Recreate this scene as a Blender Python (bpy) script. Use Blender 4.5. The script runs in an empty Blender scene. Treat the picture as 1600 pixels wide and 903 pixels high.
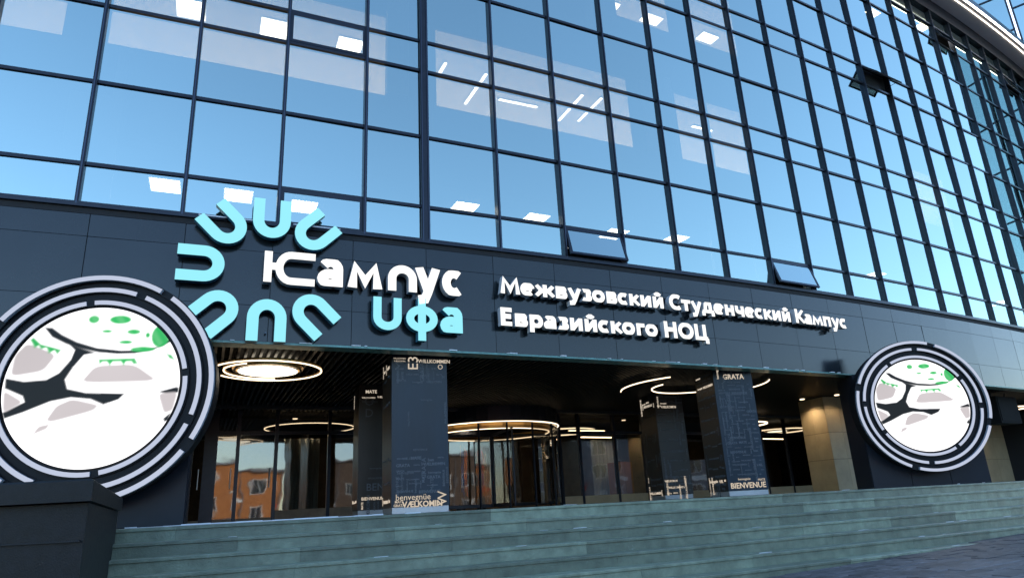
import bpy, bmesh, math, random
from mathutils import Matrix, Vector
from mathutils.geometry import tessellate_polygon
R = math.radians
rnd = random.Random(7)
sc = bpy.context.scene
COL = sc.collection
EYE = 1.25                                   # camera height above the paving; the landing is level with the eye

# ------------------------------------------------------------------ camera, sky, sun, exposure
PITCH, ROLL = 0.3064, -0.0524
cd = bpy.data.cameras.new('camera'); cam = bpy.data.objects.new('camera', cd); COL.objects.link(cam)
cd.sensor_width = 36; cd.lens = 1072.7 / 1600 * 36; cd.clip_start = 0.05; cd.clip_end = 3000
_s, _c, _sr, _cr = math.sin(PITCH), math.cos(PITCH), math.sin(ROLL), math.cos(ROLL)
ex, ey, fw = Vector((1, 0, 0)), Vector((0, -_s, _c)), Vector((0, _c, _s))
ax, ay = ex * _cr + ey * _sr, -ex * _sr + ey * _cr
cam.matrix_world = Matrix(((ax.x, ay.x, -fw.x, 0), (ax.y, ay.y, -fw.y, 0), (ax.z, ay.z, -fw.z, EYE), (0, 0, 0, 1)))
sc.camera = cam
SUN_AZ, SUN_EL = R(25), R(21)
wd = bpy.data.worlds.new('World'); sc.world = wd; wd.use_nodes = True
sky = wd.node_tree.nodes.new('ShaderNodeTexSky'); sky.sky_type = 'NISHITA'; sky.sun_disc = False
sky.sun_elevation = SUN_EL; sky.sun_rotation = SUN_AZ; sky.dust_density = 0.4; sky.ozone_density = 2.6; sky.air_density = 1.0
wd.node_tree.links.new(sky.outputs[0], wd.node_tree.nodes['Background'].inputs[0])
wd.node_tree.nodes['Background'].inputs[1].default_value = 0.15
sl = bpy.data.lights.new('sun', 'SUN'); sl.energy = 3.2; sl.angle = R(0.5); sl.color = (1, .93, .82)
so = bpy.data.objects.new('sun', sl); COL.objects.link(so)
sdir = Vector((math.sin(SUN_AZ) * math.cos(SUN_EL), math.cos(SUN_AZ) * math.cos(SUN_EL), math.sin(SUN_EL)))
so.rotation_euler = sdir.to_track_quat('Z', 'Y').to_euler(); so.location = (0, 40, 60)
sc.view_settings.view_transform = 'Standard'; sc.view_settings.look = 'None'
sc.view_settings.exposure = 1.9; sc.view_settings.gamma = 1
sc.cycles.max_bounces = 8; sc.cycles.transparent_max_bounces = 16; sc.cycles.caustics_reflective = False; sc.cycles.caustics_refractive = False

# ------------------------------------------------------------------ materials
def new_mat(name):
    m = bpy.data.materials.new(name); m.use_nodes = True
    nt = m.node_tree; nt.nodes.clear()
    out = nt.nodes.new('ShaderNodeOutputMaterial')
    return m, nt, out
def mat(name, col, rough=.6, metal=0., var=.0, nscale=3., bump=0., bscale=40., spec=.5, coord='Object', stretch=(1, 1, 1), col2=None, objvar=0., coat=0., spots=None):
    m, nt, out = new_mat(name); N = nt.nodes.new; L = nt.links.new
    b = N('ShaderNodeBsdfPrincipled'); L(b.outputs[0], out.inputs[0])
    b.inputs['Roughness'].default_value = rough; b.inputs['Metallic'].default_value = metal
    b.inputs['Specular IOR Level'].default_value = spec; b.inputs['Coat Weight'].default_value = coat; b.inputs['Coat Roughness'].default_value = .08
    b.inputs['Base Color'].default_value = (*col, 1)
    tc = N('ShaderNodeTexCoord'); mp = N('ShaderNodeMapping'); mp.inputs['Scale'].default_value = stretch
    L(tc.outputs[coord], mp.inputs[0])
    last = None
    if objvar:
        oi = N('ShaderNodeObjectInfo'); va = N('ShaderNodeVectorMath'); va.operation = 'MULTIPLY_ADD'
        cx = N('ShaderNodeCombineXYZ')
        for i in range(3): L(oi.outputs['Random'], cx.inputs[i])
        va.inputs[1].default_value = (37, 51, 23); L(cx.outputs[0], va.inputs[0]); L(mp.outputs[0], va.inputs[2]); vec = va.outputs[0]
    else: vec = mp.outputs[0]
    if var or col2:
        n = N('ShaderNodeTexNoise'); n.inputs['Scale'].default_value = nscale; n.inputs['Detail'].default_value = 6; n.inputs['Roughness'].default_value = .65
        L(vec, n.inputs['Vector'])
        rp = N('ShaderNodeValToRGB'); L(n.outputs[0], rp.inputs[0])
        c2 = col2 or tuple(c * (1 + var) for c in col); c1 = tuple(c * (1 - var) for c in col)
        rp.color_ramp.elements[0].position = .32; rp.color_ramp.elements[1].position = .68
        rp.color_ramp.elements[0].color = (*c1, 1); rp.color_ramp.elements[1].color = (*c2, 1)
        last = rp.outputs[0]
        ru = N('ShaderNodeMapRange'); ru.inputs[3].default_value = max(.02, rough - .08); ru.inputs[4].default_value = min(1, rough + .08)
        L(n.outputs[0], ru.inputs[0]); L(ru.outputs[0], b.inputs['Roughness'])
    if objvar:
        h = N('ShaderNodeHueSaturation'); mr = N('ShaderNodeMapRange'); mr.inputs[3].default_value = 1 - objvar; mr.inputs[4].default_value = 1 + objvar
        L(oi.outputs['Random'], mr.inputs[0]); L(mr.outputs[0], h.inputs['Value'])
        if last: L(last, h.inputs['Color'])
        else: h.inputs['Color'].default_value = (*col, 1)
        last = h.outputs[0]
    if spots:                                                   # grit, salt and scuffs: small pale marks that stay with the surface
        sc_, th, sc_col = spots
        n3 = N('ShaderNodeTexNoise'); n3.inputs['Scale'].default_value = sc_; n3.inputs['Detail'].default_value = 8; n3.inputs['Roughness'].default_value = .75; L(vec, n3.inputs['Vector'])
        r3 = N('ShaderNodeMapRange'); r3.inputs[1].default_value = th; r3.inputs[2].default_value = th + .10; r3.inputs[4].default_value = .8; L(n3.outputs[0], r3.inputs[0])
        mx = N('ShaderNodeMix'); mx.data_type = 'RGBA'; L(r3.outputs[0], mx.inputs[0]); mx.inputs[7].default_value = (*sc_col, 1)
        if last: L(last, mx.inputs[6])
        else: mx.inputs[6].default_value = (*col, 1)
        last = mx.outputs[2]
    if last: L(last, b.inputs['Base Color'])
    if bump:
        n2 = N('ShaderNodeTexNoise'); n2.inputs['Scale'].default_value = bscale; n2.inputs['Detail'].default_value = 5; L(vec, n2.inputs['Vector'])
        bp = N('ShaderNodeBump'); bp.inputs['Strength'].default_value = bump; bp.inputs['Distance'].default_value = .02
        L(n2.outputs[0], bp.inputs['Height']); L(bp.outputs[0], b.inputs['Normal'])
    return m
def emit(name, col, strength):
    m, nt, out = new_mat(name); e = nt.nodes.new('ShaderNodeEmission'); e.inputs[0].default_value = (*col, 1); e.inputs[1].default_value = strength
    nt.links.new(e.outputs[0], out.inputs[0]); return m
def glass(name, refl, trans, base, boost, rough=0.0, objvar=.05, wav=.05):
    """coated sheet glass: a tinted see-through layer under a mirror coat that strengthens with angle"""
    m, nt, out = new_mat(name); N = nt.nodes.new; L = nt.links.new
    g = N('ShaderNodeBsdfGlossy'); g.inputs['Roughness'].default_value = rough; g.inputs['Color'].default_value = (*refl, 1)
    t = N('ShaderNodeBsdfTransparent'); t.inputs[0].default_value = (*trans, 1)
    f = N('ShaderNodeLayerWeight'); f.inputs['Blend'].default_value = .5
    pw = N('ShaderNodeMath'); pw.operation = 'POWER'; pw.inputs[1].default_value = 5; L(f.outputs['Facing'], pw.inputs[0])
    mr = N('ShaderNodeMapRange'); mr.inputs[3].default_value = base; mr.inputs[4].default_value = boost
    L(pw.outputs[0], mr.inputs[0])
    fac = mr.outputs[0]
    if objvar:
        oi = N('ShaderNodeObjectInfo'); ov = N('ShaderNodeMapRange'); ov.inputs[3].default_value = 1 - objvar; ov.inputs[4].default_value = 1 + objvar
        mu = N('ShaderNodeMath'); mu.operation = 'MULTIPLY'; mu.use_clamp = True
        L(oi.outputs['Random'], ov.inputs[0]); L(ov.outputs[0], mu.inputs[0]); L(fac, mu.inputs[1]); fac = mu.outputs[0]
    # faint unevenness of the pane
    nz = N('ShaderNodeTexNoise'); nz.inputs['Scale'].default_value = .9; tc = N('ShaderNodeTexCoord'); L(tc.outputs['Object'], nz.inputs['Vector'])
    bp = N('ShaderNodeBump'); bp.inputs['Strength'].default_value = wav; bp.inputs['Distance'].default_value = .02; L(nz.outputs[0], bp.inputs['Height']); L(bp.outputs[0], g.inputs['Normal'])
    ge = N('ShaderNodeNewGeometry'); fr = N('ShaderNodeMath'); fr.operation = 'SUBTRACT'; fr.inputs[0].default_value = 1; L(ge.outputs['Backfacing'], fr.inputs[1])
    mf = N('ShaderNodeMath'); mf.operation = 'MULTIPLY'; L(fr.outputs[0], mf.inputs[0]); L(fac, mf.inputs[1])          # the coat is on the face the ray enters by
    mx = N('ShaderNodeMixShader'); L(mf.outputs[0], mx.inputs[0]); L(t.outputs[0], mx.inputs[1]); L(g.outputs[0], mx.inputs[2]); L(mx.outputs[0], out.inputs[0])
    return m
M = dict(
    pane=glass('blue_coated_glass', (.625, .79, .745), (.54, .52, .46), .61, .92),
    clear=glass('clear_glass', (.95, .96, .96), (.66, .66, .64), .15, .9, rough=.025, objvar=0, wav=.22),
    frame=mat('dark_aluminium', (.018, .022, .032), .32, .6, var=.15, nscale=8),
    cap=mat('mullion_cap', (.05, .06, .085), .28, .8),
    clad=mat('graphite_cladding', (.010, .015, .019), .14, .0, var=.2, nscale=.9, spec=.48, objvar=.18, bump=.05, bscale=1.6, spots=(3.5, .66, (.05, .055, .06))),
    backing=mat('joint_backing', (.008, .009, .011), .8),
    trim=mat('drip_trim', (.10, .22, .20), .35, .2, var=.35, nscale=6),
    snow=mat('frost', (.75, .78, .8), .8, var=.1),
    dark=mat('dark_interior', (.005, .005, .005), .8, spec=.2),
    slat=mat('ceiling_slat', (.008, .0075, .007), .5, spec=.3),
    spandrel=mat('spandrel', (.018, .022, .028), .6),
    darkceil=mat('dim_ceiling', (.10, .105, .11), .8),
    paleceil=mat('pale_ceiling', (.62, .60, .57), .8, var=.04),
    softwall=mat('soft_grey_wall', (.30, .31, .31), .8, var=.05),
    palewall=mat('pale_wall', (.70, .69, .66), .8, var=.04),
    floor=mat('interior_floor', (.30, .28, .25), .6, var=.1),
    lobbyfloor=mat('lobby_floor', (.05, .045, .04), .25, var=.2),
    lobbywall=mat('lobby_wall', (.16, .11, .07), .5, var=.3),
    granite=mat('green_granite', (.180, .220, .158), .40, var=.30, nscale=5, bump=.3, bscale=60, spots=(7, .63, (.30, .34, .30)), objvar=.32, coord='Object'),
    darkgran=mat('black_granite', (.009, .010, .012), .5, var=.4, nscale=14, bump=.10, bscale=90, spec=.18, spots=(9, .66, (.07, .07, .072))),
    pylon=mat('pylon_panel', (.010, .013, .020), .4, var=.1, nscale=2, spec=.22),
    paver=mat('paving', (.082, .080, .084), .55, var=.45, nscale=7, bump=.35, bscale=50, spots=(5, .56, (.21, .195, .20)), objvar=.35, coord='Object'),
    ground=mat('ground_grey', (.055, .056, .062), .6, var=.4, nscale=3, bump=.3, bscale=30),
    colpanel=mat('column_panel', (.012, .022, .034), .34, .1, var=.3, nscale=2, spec=.35, stretch=(1, 1, .3)),
    colbrown=mat('column_panel_warm_light', (.034, .029, .024), .35, .15, var=.25, nscale=2, stretch=(1, 1, .3)),  # column panels away from the sky: warm light put into the brown
    colbase=mat('column_base_steel', (.42, .44, .46), .35, .6, var=.1),
    beige=mat('beige_stone', (.40, .32, .20), .5, var=.12, nscale=2, objvar=.06),
    soffit=mat('white_soffit', (.76, .77, .80), .45, var=.03),
    disc=mat('black_disc', (.008, .009, .011), .5, var=.1, spec=.15),
    ringside=mat('ring_side', (.30, .34, .40), .5),
    letterside=mat('letter_side', (.42, .43, .45), .45),
    bluside=mat('blue_letter_side', (.03, .16, .24), .4),
    brass=mat('brass', (.55, .33, .12), .3, .9),
    orange=mat('orange_brick', (.44, .165, .05), .8, var=.22, nscale=10, bump=.2, bscale=30),
    brownb=mat('brown_brick', (.10, .065, .045), .8, var=.25, nscale=10),
    roofm=mat('grey_roof', (.20, .20, .21), .7, var=.2),
    winm=mat('dark_window', (.03, .035, .045), .1, spec=.8),
    whitepl=mat('white_plaster', (.72, .70, .66), .7, var=.06),
    red=mat('flag_red', (.55, .03, .02), .7), blue=mat('flag_blue', (.02, .06, .40), .7), white=mat('flag_white', (.75, .75, .75), .7), orangec=mat('flag_orange', (.75, .17, .02), .7),
    wood=mat('orange_wood', (.42, .16, .035), .4, var=.2, stretch=(1, 1, .2)),
    curtain=mat('grey_curtain', (.35, .38, .38), .7, var=.3, nscale=6, stretch=(6, 6, .2)),
    e_white=emit('letter_light', (1, .985, .96), .34),
    e_blue=emit('blue_letter_light', (.30, .80, .92), .30),
    e_ring=emit('ring_face', (.64, .71, .90), .225),  # ring faces given a moderate bluish emission
    e_panel=emit('ceiling_panel_light', (1.0, .97, .90), 5.0),
    e_warm=emit('warm_led', (1.0, .76, .50), .9),
    e_led2=emit('soffit_led', (1.0, .86, .70), 1.2),
    e_lobby=emit('lobby_led', (1.0, .72, .42), 3.2),
    e_core=emit('warm_core', (1.0, .88, .68), 1.0),
    e_led=emit('cornice_led', (1.0, .91, .80), 2.8),
    e_word=emit('word_uplight_glow', (1.0, .84, .66), .17),  # warm uplight on the words, put in as a glow of their own
    e_word2=mat('word_uplight_fade', (.095, .108, .125), .5, .2),  # words where the uplight fades, the weaker light put into a grey
    e_scr=emit('screen_white', (1.0, .985, .99), .40),
    e_grey=emit('screen_grey', (.62, .55, .575), .26),
    e_green=emit('screen_green', (.02, .55, .14), .25),
    display=None, e_black=emit('screen_black', (.045, .05, .06), .15),
)

def display_mat():
    m, nt, out = new_mat('display_picture'); a = nt.nodes.new('ShaderNodeVertexColor'); a.layer_name = 'picture'; e = nt.nodes.new('ShaderNodeEmission')
    g = nt.nodes.new('ShaderNodeBsdfGlossy'); g.inputs['Roughness'].default_value = .25; g.inputs['Color'].default_value = (.006, .006, .006, 1); ad = nt.nodes.new('ShaderNodeAddShader')
    nt.links.new(a.outputs[0], e.inputs[0]); nt.links.new(e.outputs[0], ad.inputs[0]); nt.links.new(g.outputs[0], ad.inputs[1]); nt.links.new(ad.outputs[0], out.inputs[0]); return m
M['display'] = display_mat()
# ------------------------------------------------------------------ object helpers
def wm(o):
    m = o.matrix_basis.copy()
    if o.parent: m = wm(o.parent) @ o.matrix_parent_inverse @ m
    return m
def link(name, me, m=None, parent=None, mw=None):
    o = bpy.data.objects.new(name, me); COL.objects.link(o)
    if mw is not None: o.matrix_basis = mw
    if m is not None and me is not None and len(me.materials) == 0: me.materials.append(m)
    if parent is not None:
        o.parent = parent; o.matrix_parent_inverse = wm(parent).inverted()
    return o
def mesh(name, vs, fs, mats=(), fm=None, smooth=False):
    me = bpy.data.meshes.new(name); me.from_pydata([tuple(v) for v in vs], [], fs)
    for m in mats: me.materials.append(m)
    if fm: me.polygons.foreach_set('material_index', fm)
    if smooth: me.polygons.foreach_set('use_smooth', [True] * len(me.polygons))
    me.update(); return me
def thing(name, label, cat, loc=(0, 0, 0), group=None):
    o = bpy.data.objects.new(name, None); COL.objects.link(o); o.location = loc; o.empty_display_size = .2
    o.matrix_basis = Matrix.Translation(loc)
    o['label'] = label; o['category'] = cat
    if group: o['group'] = group
    return o
def tag(o, label, cat, group=None):
    o['label'] = label; o['category'] = cat
    if group: o['group'] = group
    return o
def struct(o): o['kind'] = 'structure'; return o
class MB:
    def __init__(s): s.v = []; s.f = []; s.m = []
    def quadbox(s, P, mi=0):
        """P: 8 points, bottom four (ccw from above) then top four"""
        b = len(s.v); s.v += [tuple(p) for p in P]
        for f in ((3, 2, 1, 0), (4, 5, 6, 7), (0, 1, 5, 4), (1, 2, 6, 5), (2, 3, 7, 6), (3, 0, 4, 7)):
            s.f.append(tuple(b + i for i in f)); s.m.append(mi)
    def box(s, x0, x1, y0, y1, z0, z1, mi=0):
        s.quadbox([(x0, y0, z0), (x1, y0, z0), (x1, y1, z0), (x0, y1, z0), (x0, y0, z1), (x1, y0, z1), (x1, y1, z1), (x0, y1, z1)], mi)
    def face(s, P, mi=0):
        b = len(s.v); s.v += [tuple(p) for p in P]; s.f.append(tuple(range(b, b + len(P)))); s.m.append(mi)
    def prism(s, P, z0, z1, mi=0):
        """P ccw from above"""
        n = len(P); b = len(s.v); s.v += [(p[0], p[1], z0) for p in P] + [(p[0], p[1], z1) for p in P]
        s.f.append(tuple(b + i for i in reversed(range(n)))); s.f.append(tuple(b + n + i for i in range(n))); s.m += [mi, mi]
        for i in range(n):
            j = (i + 1) % n; s.f.append((b + i, b + j, b + n + j, b + n + i)); s.m.append(mi)
    def tube(s, pts, r, n=6, closed=False, mi=0):
        b = len(s.v); k = len(pts); pts = [Vector(p) for p in pts]
        for i, p in enumerate(pts):
            a = pts[(i - 1) % k] if (i > 0 or closed) else p; c = pts[(i + 1) % k] if (i < k - 1 or closed) else p
            d = (c - a).normalized(); u = d.cross(Vector((0, 0, 1)))
            if u.length < 1e-3: u = d.cross(Vector((1, 0, 0)))
            u.normalize(); w = d.cross(u)
            for q in range(n):
                an = 2 * math.pi * q / n; s.v.append(tuple(p + u * (r * math.cos(an)) + w * (r * math.sin(an))))
        for i in range(k if closed else k - 1):
            j = (i + 1) % k
            for q in range(n):
                t = (q + 1) % n; s.f.append((b + i * n + q, b + i * n + t, b + j * n + t, b + j * n + q)); s.m.append(mi)
        if not closed:
            s.f.append(tuple(b + q for q in reversed(range(n)))); s.f.append(tuple(b + (k - 1) * n + q for q in range(n))); s.m += [mi, mi]
    def build(s, name, mats, parent=None, mw=None, smooth=False):
        mats = mats if isinstance(mats, (list, tuple)) else [mats]
        return link(name, mesh(name, s.v, s.f, mats, s.m, smooth), None, parent, mw)
_cache = {}
def boxmesh(w, d, h, m, bev=0.):
    """centred in x, front at y=0 going back to y=d, z from 0"""
    k = (round(w, 3), round(d, 3), round(h, 3), m.name, bev)
    if k not in _cache:
        b = MB()
        if bev:
            b.prism([(-w / 2, bev), (-w / 2 + bev, 0), (w / 2 - bev, 0), (w / 2, bev), (w / 2, d), (-w / 2, d)], 0, h - bev)
            n = len(b.v); b.v += [(-w / 2 + bev, bev, h), (w / 2 - bev, bev, h), (w / 2 - bev, d, h), (-w / 2 + bev, d, h)]
            b.f[1] = (n, n + 1, n + 2, n + 3)
            b.f += [(6, 7, n), (7, 8, n + 1, n), (8, 9, n + 1), (9, 10, n + 2, n + 1), (10, 11, n + 3, n + 2), (11, 6, n, n + 3)]; b.m += [0] * 6
        else: b.box(-w / 2, w / 2, 0, d, 0, h)
        _cache[k] = mesh('box', b.v, b.f, [m], b.m)
    return _cache[k]

def stepmesh(w, d, h):
    k = ('step', round(w, 4), d, h)
    if k not in _cache:
        pr = [(.004, h), (0, h - .005), (0, h - .032), (.004, h - .035), (.017, h - .037), (.017, 0), (d, 0), (d, h)]
        n = len(pr); vs = [(-w / 2, y, z) for y, z in pr] + [(w / 2, y, z) for y, z in pr]
        fs = [tuple(range(n)), tuple(n + i for i in reversed(range(n)))] + [(i, n + i, n + (i + 1) % n, (i + 1) % n) for i in range(n)]
        _cache[k] = mesh('step', vs, fs, [M['granite']], [0] * (n + 2))
    return _cache[k]
# ------------------------------------------------------------------ the curved front: s along it, off towards the viewer, z above the landing
X0, Y0, H0, K0 = -6.7668, 9.7922, 0.4057, 0.0068
def hd(s): return H0 + K0 * s
def F(s, off=0., z=0.):
    h = hd(s)
    return Vector((X0 + (math.sin(h) - math.sin(H0)) / K0 + math.sin(h) * off, Y0 - (math.cos(h) - math.cos(H0)) / K0 - math.cos(h) * off, z + EYE))
def FM(s, off=0., z=0., tilt=0.):
    """frame whose x runs along the front, y into the building"""
    return Matrix.Translation(F(s, off, z)) @ Matrix.Rotation(hd(s), 4, 'Z') @ Matrix.Rotation(tilt, 4, 'X')
def PM(X, Y, Z, h): return Matrix.Translation((X, Y, Z + EYE)) @ Matrix.Rotation(h, 4, 'Z')
def chord(name, s0, s1, off, d, z0, z1, m, parent, bev=0., tilt=0., yaw=0.):
    a, b = F(s0, off, z0), F(s1, off, z0); w = (b - a).length; mid = (a + b) / 2; h = math.atan2(b.y - a.y, b.x - a.x)
    return link(name, boxmesh(w, d, z1 - z0, m, bev), None, parent, Matrix.Translation(mid) @ Matrix.Rotation(h + yaw, 4, 'Z') @ Matrix.Rotation(tilt, 4, 'X'))
def band(b, s0, s1, o0, o1, z0, z1, step=1.5, mi=0):
    """curved bar between offsets o0 (front) and o1 (back)"""
    n = max(1, int(math.ceil((s1 - s0) / step))); k = len(b.v)
    for i in range(n + 1):
        s = s0 + (s1 - s0) * i / n
        b.v += [tuple(F(s, o0, z0)), tuple(F(s, o1, z0)), tuple(F(s, o1, z1)), tuple(F(s, o0, z1))]
    for i in range(n):
        p, q = k + 4 * i, k + 4 * i + 4
        for a in range(4):
            c = (a + 1) % 4; b.f.append((p + a, p + c, q + c, q + a)); b.m.append(mi)
    b.f += [(k + 3, k + 2, k + 1, k), (k + 4 * n, k + 4 * n + 1, k + 4 * n + 2, k + 4 * n + 3)]; b.m += [mi, mi]

MS = {m: (m * 1.5 if m <= 3 else 5.67 if m == 4 else 7.22 + (m - 5) * 1.5) for m in range(-3, 26)}
RZ = [4.86, 5.58, 7.10, 8.63, 9.35, 10.87, 12.40, 13.12, 14.64, 16.17, 16.90, 18.05]
SA, SB, FB = MS[-3], MS[25], 2.75
TOP = RZ[-1]

# ------------------------------------------------------------------ the building
bld = thing('campus_building', 'long curved campus building with blue mirrored glass above a graphite fascia', 'building', F(10, -4, -1.2))
# panes: one object each where the photograph can show them
seen = {-2: 5, -1: 5, 0: 5, 1: 6, 2: 6, 3: 6, 4: 6, 5: 7, 6: 7, 7: 8, 8: 8, 9: 9, 10: 9, 11: 9, 12: 10, 13: 10, 14: 10, 15: 11, 16: 11}
openw = {(6, 0): .26, (10, 0): .30, (14, 6): .74, (18, 9): .36, (22, 9): .2}
framed = {(2, 3): 1, (2, 0): 1}
rest = MB()
def halfw(m): return .10 if m == 4 else .03
for m in range(-3, 25):
    for r in range(11):
        s0, s1, z0, z1 = MS[m] + halfw(m), MS[m + 1] - halfw(m + 1), RZ[r] + .03, RZ[r + 1] - .03
        if r >= seen.get(m, 11 if m > 16 else 5): band(rest, s0, s1, 0, -.02, z0, z1, 2); continue
        if (m, r) in openw or (m, r) in framed:
            ang = openw.get((m, r), 0)
            w, h = s1 - s0, z1 - z0
            mw = FM((s0 + s1) / 2, .03, z1) @ Matrix.Rotation(-ang, 4, 'X')      # hinged along its head
            b = MB(); t = .055
            for x0, x1, a, c in ((-w / 2, w / 2, -t, 0), (-w / 2, w / 2, -h, -h + t), (-w / 2, -w / 2 + t, -h + t, -t), (w / 2 - t, w / 2, -h + t, -t)): b.box(x0, x1, -.01, .035, a, c)
            wn = b.build('window', M['frame'], bld, mw)
            g = MB(); g.box(-w / 2 + t - .004, w / 2 - t + .004, .0, .02, -h + t - .004, -t + .004); g.build('pane', M['pane'], wn, mw)
            if ang:
                st = MB()
                for sx in (-1, 1):
                    a = F((s0 + s1) / 2 + sx * (w / 2 - .05), -.02, z0 + h * .35); p = mw @ Vector((sx * (w / 2 - .05), .04, -h * .8)); st.tube([a, p], .010, 4)
                st.build('window_stay', M['cap'], wn)
            continue
        chord('pane', s0, s1, 0, .02, z0, z1, M['pane'], bld, tilt=R(rnd.gauss(0, .22)), yaw=R(rnd.gauss(0, .22)))
o = rest.build('glazing', M['pane'], bld); o['kind'] = 'stuff'
for m in range(-3, 26):
    hw = .085 if m == 4 else .032
    b = MB(); b.box(-hw, hw, -.078, .08, -.02, TOP - RZ[0] + .02)
    o = b.build('mullion', M['frame'], bld, FM(MS[m], 0, RZ[0]))
    c = MB()
    for x in ((-.06, .06) if m == 4 else (0,)): c.box(x - .010, x + .010, -.10, -.079, -.01, TOP - RZ[0])
    c.build('cap', M['cap'], o, FM(MS[m], 0, RZ[0]))
for r, z in enumerate(RZ[1:-1]):
    b = MB(); band(b, SA, SB, .035, -.08, z - .03, z + .03); b.build('transom', M['frame'], bld)
b = MB(); band(b, SA, SB, .10, -.12, RZ[0] - .05, RZ[0] + .03); b.build('sill', M['frame'], bld)
b = MB(); band(b, SA, SB, .055, -.1, RZ[0] - .155, RZ[0] - .055); b.build('sill_flashing', M['backing'], bld)
b = MB(); band(b, SA, SB, .11, -.1, TOP - .50, TOP + .22); b.build('head_frame', M['frame'], bld)
# fascia: cladding panels with open joints
S_J = .21 - 3 * 1.365
rows = ((4.335, 4.70), (3.385, 4.327), (FB + .02, 3.377))
for i in range(27):
    a = S_J + i * 1.365
    if a > SB: break
    for z0, z1 in rows:
        chord('cladding_panel', a + .005, a + 1.36, .05, .03, z0, z1, M['clad'], bld, tilt=R(rnd.gauss(0, .16)), yaw=R(rnd.gauss(0, .16)))
b = MB(); band(b, SA, SB, .005, -.25, FB + .01, 4.70); b.build('fascia_backing', M['backing'], bld)
b = MB(); band(b, SA, SB, .075, -.26, FB - .022, FB + .012, .75); b.build('drip_trim', M['trim'], bld)
b = MB()
for i in range(34):
    s = rnd.uniform(-1, 17); w = rnd.uniform(.04, .16); band(b, s, s + w, .095, .04, FB + .012, FB + .012 + rnd.uniform(.006, .018), 1)
o = b.build('frost', M['snow'], bld); o['kind'] = 'stuff'
# portico soffit of slats running in from the edge
b = MB(); band(b, SA, SB, -.26, -16, 2.90, 2.95); b.build('portico_ceiling', M['dark'], bld)
slats = MB(); n = 0
i = 0
while True:
    s = -1.2 + i * .125; i += 1
    if s > 26: break
    if s < 10.5 and n < 95:
        n += 1; link('slat', boxmesh(.045, 7.6, .11, M['slat']), None, bld, FM(s, -.27, 2.77))
    else:
        mw = FM(s, -.27, 2.77); P = [mw @ Vector(p) for p in ((-.022, 0, 0), (.022, 0, 0), (.022, 7.6, 0), (-.022, 7.6, 0), (-.022, 0, .11), (.022, 0, .11), (.022, 7.6, .11), (-.022, 7.6, .11))]; slats.quadbox(P)
o = slats.build('slat', M['slat'], bld); o['kind'] = 'stuff'
# shell: roof, back and end walls, storey slabs
b = MB(); band(b, SA, SB, .0, -22, TOP + .225, TOP + .45, 3); b.build('roof', M['dark'], bld)
b = MB(); band(b, SA, SB, -22, -22.3, -1.4, TOP + .22, 3); b.build('back_wall', M['spandrel'], bld)
for s, nm in ((SA - .25, 'end_wall'), (SB + .02, 'end_wall')):
    b = MB(); band(b, s, s + .23, -.13, -22, -1.4, TOP + .2); b.build(nm, M['spandrel'], bld)
CE = [6.10, 9.86, 13.62, 17.40]                # ceilings of the four storeys in view
rooms = {0: [], 1: [(-4.4, -.62), (.06, 4.92), (6.0, 10.95), (12.45, 13.3), (13.55, 14.75), (22.3, 24.6)], 2: [(10.9, 12.6), (13.3, 15.1)], 3: []}
for k, zc in enumerate(CE):
    cuts = sorted(rooms[k]); a = SA; segs = []
    for p, q in cuts:
        if p > a: segs.append((a, p, 0))
        segs.append((p, q, 1)); a = q
    segs.append((a, SB, 0))
    pale = bool(cuts); mt = 'paleceil' if pale else 'darkceil'
    b = MB(); band(b, SA, SB, -.16, -6.9, zc, zc + .25); b.build('ceiling', M[mt], bld)
    if pale:
        b = MB(); band(b, SA, SB, -.35, -6.9, zc - 3.25, zc - 3.11); b.build('storey_floor', M['palewall'], bld)
        for p, q, lit in segs:
            if not lit:
                b = MB(); band(b, p + .002, q - .002, -.13, -.155, zc - 2.2, zc - .004); b.build('blind_panel', M['spandrel'], bld)
        a = cuts[0][0]
        while a < cuts[-1][1] + 2:
            al = bpy.data.lights.new('ceiling_fill', 'AREA'); al.shape = 'RECTANGLE'; al.size = 3.6; al.size_y = 4.0; al.energy = 62; al.color = (1, .78, .50)  # unseen upward fill, added so the pale ceilings look lit
            lo = bpy.data.objects.new('ceiling_fill', al); COL.objects.link(lo); lo.matrix_basis = FM(a + 2, -3.2, zc - 2.7) @ Matrix.Rotation(math.pi, 4, 'X')
            a += 4
    b = MB(); band(b, SA, SB, -.12, -.20, zc + .004, zc + 1.87); b.build('spandrel', M['spandrel'], bld)
    b = MB(); band(b, SA, SB, -7.0, -7.1, zc - 3.4, zc + .2); b.build('inner_wall', M['spandrel'], bld)
b = MB(); band(b, SA, SB, -.12, -.20, 2.96, 4.22); b.build('spandrel', M['spandrel'], bld)
for s, w, z0, z1 in ((.26, .16, 4.9, 7.9), (-.35, .62, 4.9, 6.9), (4.93, .46, 7.99, 12.4), (11.35, .5, 7.9, 9.9), (12.15, .16, 7.9, 10.2), (12.9, .34, 4.9, 6.4), (14.3, .22, 4.9, 6.6), (16.0, .6, 4.9, 6.3), (22.9, .7, 4.9, 6.1), (9.9, .2, 10.9, 13.0)):
    b = MB(); band(b, s, s + w, -.035, -.112, z0, z1); b.build('inner_column', M['softwall'], bld)
# cornice with its light line
b = MB(); band(b, SA, SB + .5, .78, .12, TOP + .06, TOP + .26); b.build('cornice', M['soffit'], bld)
b = MB(); band(b, SA, SB + .5, .80, .781, TOP + .03, TOP + .5); b.build('cornice_edge', M['frame'], bld)
b = MB(); band(b, SA, SB + .5, .835, .801, TOP + .05, TOP + .13); b.build('led_strip', M['e_led'], bld)
b = MB(); band(b, SA, SB + .5, .66, .63, TOP + .038, TOP + .059); b.build('led_strip', M['e_led2'], bld)

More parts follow.
